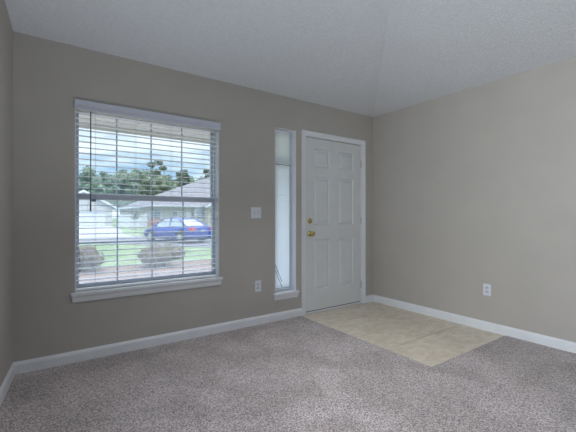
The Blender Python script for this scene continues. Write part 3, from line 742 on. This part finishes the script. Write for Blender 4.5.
hpart(rh, 'fascia', bm, M['white'])
bm = nb(); box(bm, -0.3, 1.3, 0.30, 0.4, z0h, 1.0); hpart(rh, 'brick_skirt', bm, M['pink'])
hwin(rh, 0.75, 0.4, 1.55, 0.75, 1.15, False); hwin(rh, 2.9, 0.4, 1.35, 0.55, 1.3, False); 
hwin(rh, 5.9, -0.2, 1.55, 1.0, 1.2, False); hwin(rh, 8.2, -1.6, 1.35, 2.0, 1.35, True, 4)
bm = nb(); box(bm, 4.35, 4.9, 0.33, 0.4, 0.1, 2.2); hpart(rh, 'front_door', bm, M['white'])
bm = nb(); box(bm, 11.0, 12.6, -0.2, 0.3, z0h, 0.35); hpart(rh, 'brick_planter', bm, M['pink'])
bm = nb(); box(bm, 12.5, 14.5, 0.32, 0.4, 0.2, 2.2); hpart(rh, 'garage_opening', bm, M['shutter'])

# house behind the fence
bh = thing('distant_house', 'low house with a grey roof, half hidden behind the white fence', 'house', (9.5, 68.0, zg(68)))
hpart(bh, 'house_wall', bx(0, 9, 0, 8, -0.3, 2.5), M['siding'])
bm = nb(); v = [bm.verts.new(p) for p in ((-0.4, -0.4, 2.4), (9.4, -0.4, 2.4), (9.4, 8.4, 2.4), (-0.4, 8.4, 2.4), (3.6, 4, 4.2), (5.4, 4, 4.2))]
for f in ((0, 1, 5, 4), (1, 2, 5), (2, 3, 4, 5), (3, 0, 4), (3, 2, 1, 0)): bm.faces.new([v[i] for i in f])
hpart(bh, 'roof', bm, M['roof'])
hwin(bh, 2.5, 0, 1.4, 1.2, 1.2)

# ---- plants
def leaf_cloud(bm, rng, clumps, n, size, mi=0):
    for _ in range(n):
        cx_, cy_, cz_, rx, ry, rz = rng.choice(clumps)
        while True:
            p = Vector((rng.uniform(-1, 1), rng.uniform(-1, 1), rng.uniform(-1, 1)))
            if 0.2 < p.length < 1: break
        p = p.normalized() * (p.length ** 0.45)
        c = Vector((cx_ + p.x * rx, cy_ + p.y * ry, cz_ + p.z * rz))
        a = Vector((rng.gauss(0, 1), rng.gauss(0, 1), rng.gauss(0, 1))).normalized(); b = a.orthogonal().normalized()
        s = size * rng.uniform(0.6, 1.4)
        v = [bm.verts.new(c + a * s), bm.verts.new(c + b * s * 0.55), bm.verts.new(c - a * s), bm.verts.new(c - b * s * 0.55)]
        bm.faces.new(v).material_index = mi
def core(bm, clumps, k=0.72):
    for cx_, cy_, cz_, rx, ry, rz in clumps:
        b2 = nb(); bmesh.ops.create_icosphere(b2, subdivisions=2, radius=1)
        for v in b2.verts:
            q = 1 + 0.25 * noise.noise(v.co * 2.3 + Vector((cx_, cy_, cz_)))
            v.co = Vector((cx_ + v.co.x * rx * k * q, cy_ + v.co.y * ry * k * q, cz_ + v.co.z * rz * k * q))
        merge(bm, b2)
def make_tree(kind, seed, h):
    rng = random.Random(seed)
    root = thing('tree', 'tree', 'tree')
    clumps = []
    if kind == 'pine':      # tall, open crown of tufts
        for k in range(15):
            t = rng.uniform(0.52, 0.98); rr = h * (0.05 + 0.15 * (1 - t) * 1.5)
            a = rng.uniform(0, 2 * PI); clumps.append((math.cos(a) * rr, math.sin(a) * rr, h * t, h * 0.075, h * 0.075, h * 0.04))
        clumps.append((0, 0, h * 0.98, h * 0.05, h * 0.05, h * 0.05))
    else:
        for k in range(16):
            a = rng.uniform(0, 2 * PI); t = rng.uniform(0.25, 0.9); rr = h * 0.15 * math.sin(PI * min(1, t * 1.05)) * rng.uniform(0.4, 1)
            clumps.append((math.cos(a) * rr, math.sin(a) * rr, h * t, h * 0.10, h * 0.10, h * 0.075))
        clumps.append((0, 0, h * 0.85, h * 0.12, h * 0.12, h * 0.14)); clumps.append((0, 0, h * 0.4, h * 0.21, h * 0.21, h * 0.22))
    bm = nb(); core(bm, clumps, 0.5 if kind == 'pine' else 0.75); leaf_cloud(bm, rng, clumps, 2000 if kind == 'pine' else 4200, h * 0.013)
    obj('crown', bm, M['leaf'][{'pine': 0, 'broad': 1, 'olive': 2}[kind]], root)
    bm = nb(); tube(bm, [(0, 0, -0.3), (h * 0.01, 0, h * 0.4), (0, 0, h * (0.95 if kind == 'pine' else 0.7))], [h * 0.022, h * 0.016, h * 0.005], 7)
    if kind == 'pine':
        for c in clumps[:-1]: tube(bm, [(0, 0, c[2] - h * 0.05), (c[0], c[1], c[2])], [h * 0.007, h * 0.003], 5)
    obj('trunk', bm, M['bark'], root)
    return root
protos = {'pine': [make_tree('pine', 3, 10), make_tree('pine', 8, 10)], 'broad': [make_tree('broad', 4, 10), make_tree('broad', 11, 10)], 'olive': [make_tree('olive', 5, 10)]}
used = set(); rng = random.Random(2)
# (px-like bearing handled as plain world x, y), height, kind
spots = []
x = 2.5
rows_ = [(90, 12.0, 5.5), (81, 10.2, 5.0), (99, 13.2, 6.0), (108, 14.2, 6.4), (117, 15.2, 6.8)]
for (Y, hh, stp), off_ in zip(rows_, (0, 2.0, 1.2, 3.0, 0.5)):
    x = Y * 0.055 + off_ - 1.0
    while x < Y * 0.46:
        u = x / Y
        k = rng.choice(['broad', 'broad', 'olive', 'broad'])
        h_ = hh * rng.uniform(0.88, 1.12) * (1.0 + 0.25 * max(0, u - 0.2))
        spots.append((x, Y + rng.uniform(-1.5, 1.5), h_, k)); x += stp * rng.uniform(1.0, 1.16)
pines = [(5.2, 84, 10.4), (6.9, 85, 10.6), (11.3, 83, 10.2), (16.0, 84, 11.0), (17.6, 85, 13.2), (18.9, 83, 14.0), (20.3, 85, 12.6), (23.6, 84, 11.5), (25.6, 85, 12.2), (30.5, 84, 12.6), (33.6, 84, 14.4), (36.8, 83, 15.2)]
DESC = {'pine': 'tall thin-tufted pine standing above the tree line beyond the houses', 'broad': 'rounded dark green tree in the wood beyond the houses', 'olive': 'rounded olive green tree in the wood beyond the houses'}
GR = {'pine': 'pines above the tree line', 'broad': 'dark green trees beyond the houses', 'olive': 'olive trees beyond the houses'}
for (x, y, h_, k) in spots + [(a, b, c, 'pine') for a, b, c in pines]:
    p = rng.choice(protos[k])
    if p.name in used: o = copy_tree(p)
    else: o = p; used.add(p.name)
    
    if k == 'pine': q_ = 1.52 + 0.12 * (int(x * 7) % 4); x, y, h_ = x * q_ + 3.5 * (q_ - 1), y * q_, h_ * (q_ - 0.02)
    o.location = (x, y, zg(y)); s = h_ / 10; o.scale = (s, s, s); o.rotation_euler = (0, 0, rng.uniform(0, 2 * PI))
    tag(o, DESC[k], 'tree', GR[k]); o.name = {'pine': 'pine_tree', 'broad': 'round_tree', 'olive': 'olive_tree'}[k]
for ks in protos.values():
    for p in ks:
        if p.name not in used and 'label' in p and p['label'] == 'tree':
            for ch in [q for q in bpy.data.objects if q.parent == p]: bpy.data.objects.remove(ch)
            bpy.data.objects.remove(p)

# small young tree in front of the fence
st_ = thing('young_tree', 'small thin young tree on the lawn in front of the white fence', 'tree', (4.15, 36.0, zg(36)))
rng = random.Random(6)
cl = [(rng.uniform(-0.55, 0.55), rng.uniform(-0.5, 0.5), rng.uniform(0.8, 2.2), 0.28, 0.28, 0.2) for _ in range(9)]
bm = nb(); leaf_cloud(bm, rng, cl, 700, 0.07); obj('crown', bm, M['leaf'][0], st_)
bm = nb(); tube(bm, [(0, 0, -0.1), (0.03, 0, 1.0), (0, 0, 1.9)], [0.05, 0.035, 0.015], 7)
for c in cl: tube(bm, [(0.0, 0, c[2] - 0.35), c[:3]], [0.018, 0.008], 5)
obj('trunk', bm, M['bark'], st_)
bm = nb(); lathe(bm, [(0.5, -0.05), (0.48, 0.06), (0.05, 0.12)], (4.15, 36.0, zg(36)), 'z', 18)
tag(obj('mulch_ring', bm, M['bark']), 'round dark mulch ring at the foot of the young tree', 'mulch ring', kind='structure')

# low bushes outside the window
def bush(x, y, w, d, h_, seed, label):
    b = thing('low_bush', label, 'bush', (x, y, zg(y) + 0.02)); rng = random.Random(seed)
    cl = [(rng.uniform(-w / 2, w / 2) * 0.75, rng.uniform(-d / 2, d / 2) * 0.6, h_ * rng.uniform(0.42, 0.66), w * 0.22, d * 0.3, h_ * 0.34) for _ in range(12)]
    bm = nb(); core(bm, cl, 0.8); leaf_cloud(bm, rng, cl, 4200, 0.022); obj('foliage', bm, M['bushleaf'], b)
    bm = nb()
    for _ in range(7):
        a = rng.choice(cl); tube(bm, [(a[0] * 0.4, a[1] * 0.4, -0.05), (a[0], a[1], a[2])], [0.014, 0.006], 5)
    obj('stems', bm, M['bark'], b)
bush(-2.90, 6.45, 1.0, 0.8, 0.66, 1, 'low brown-green bush outside the left part of the window')
bush(-1.02, 6.10, 1.12, 0.8, 0.62, 7, 'low brown-green bush outside the middle of the window, below the car')
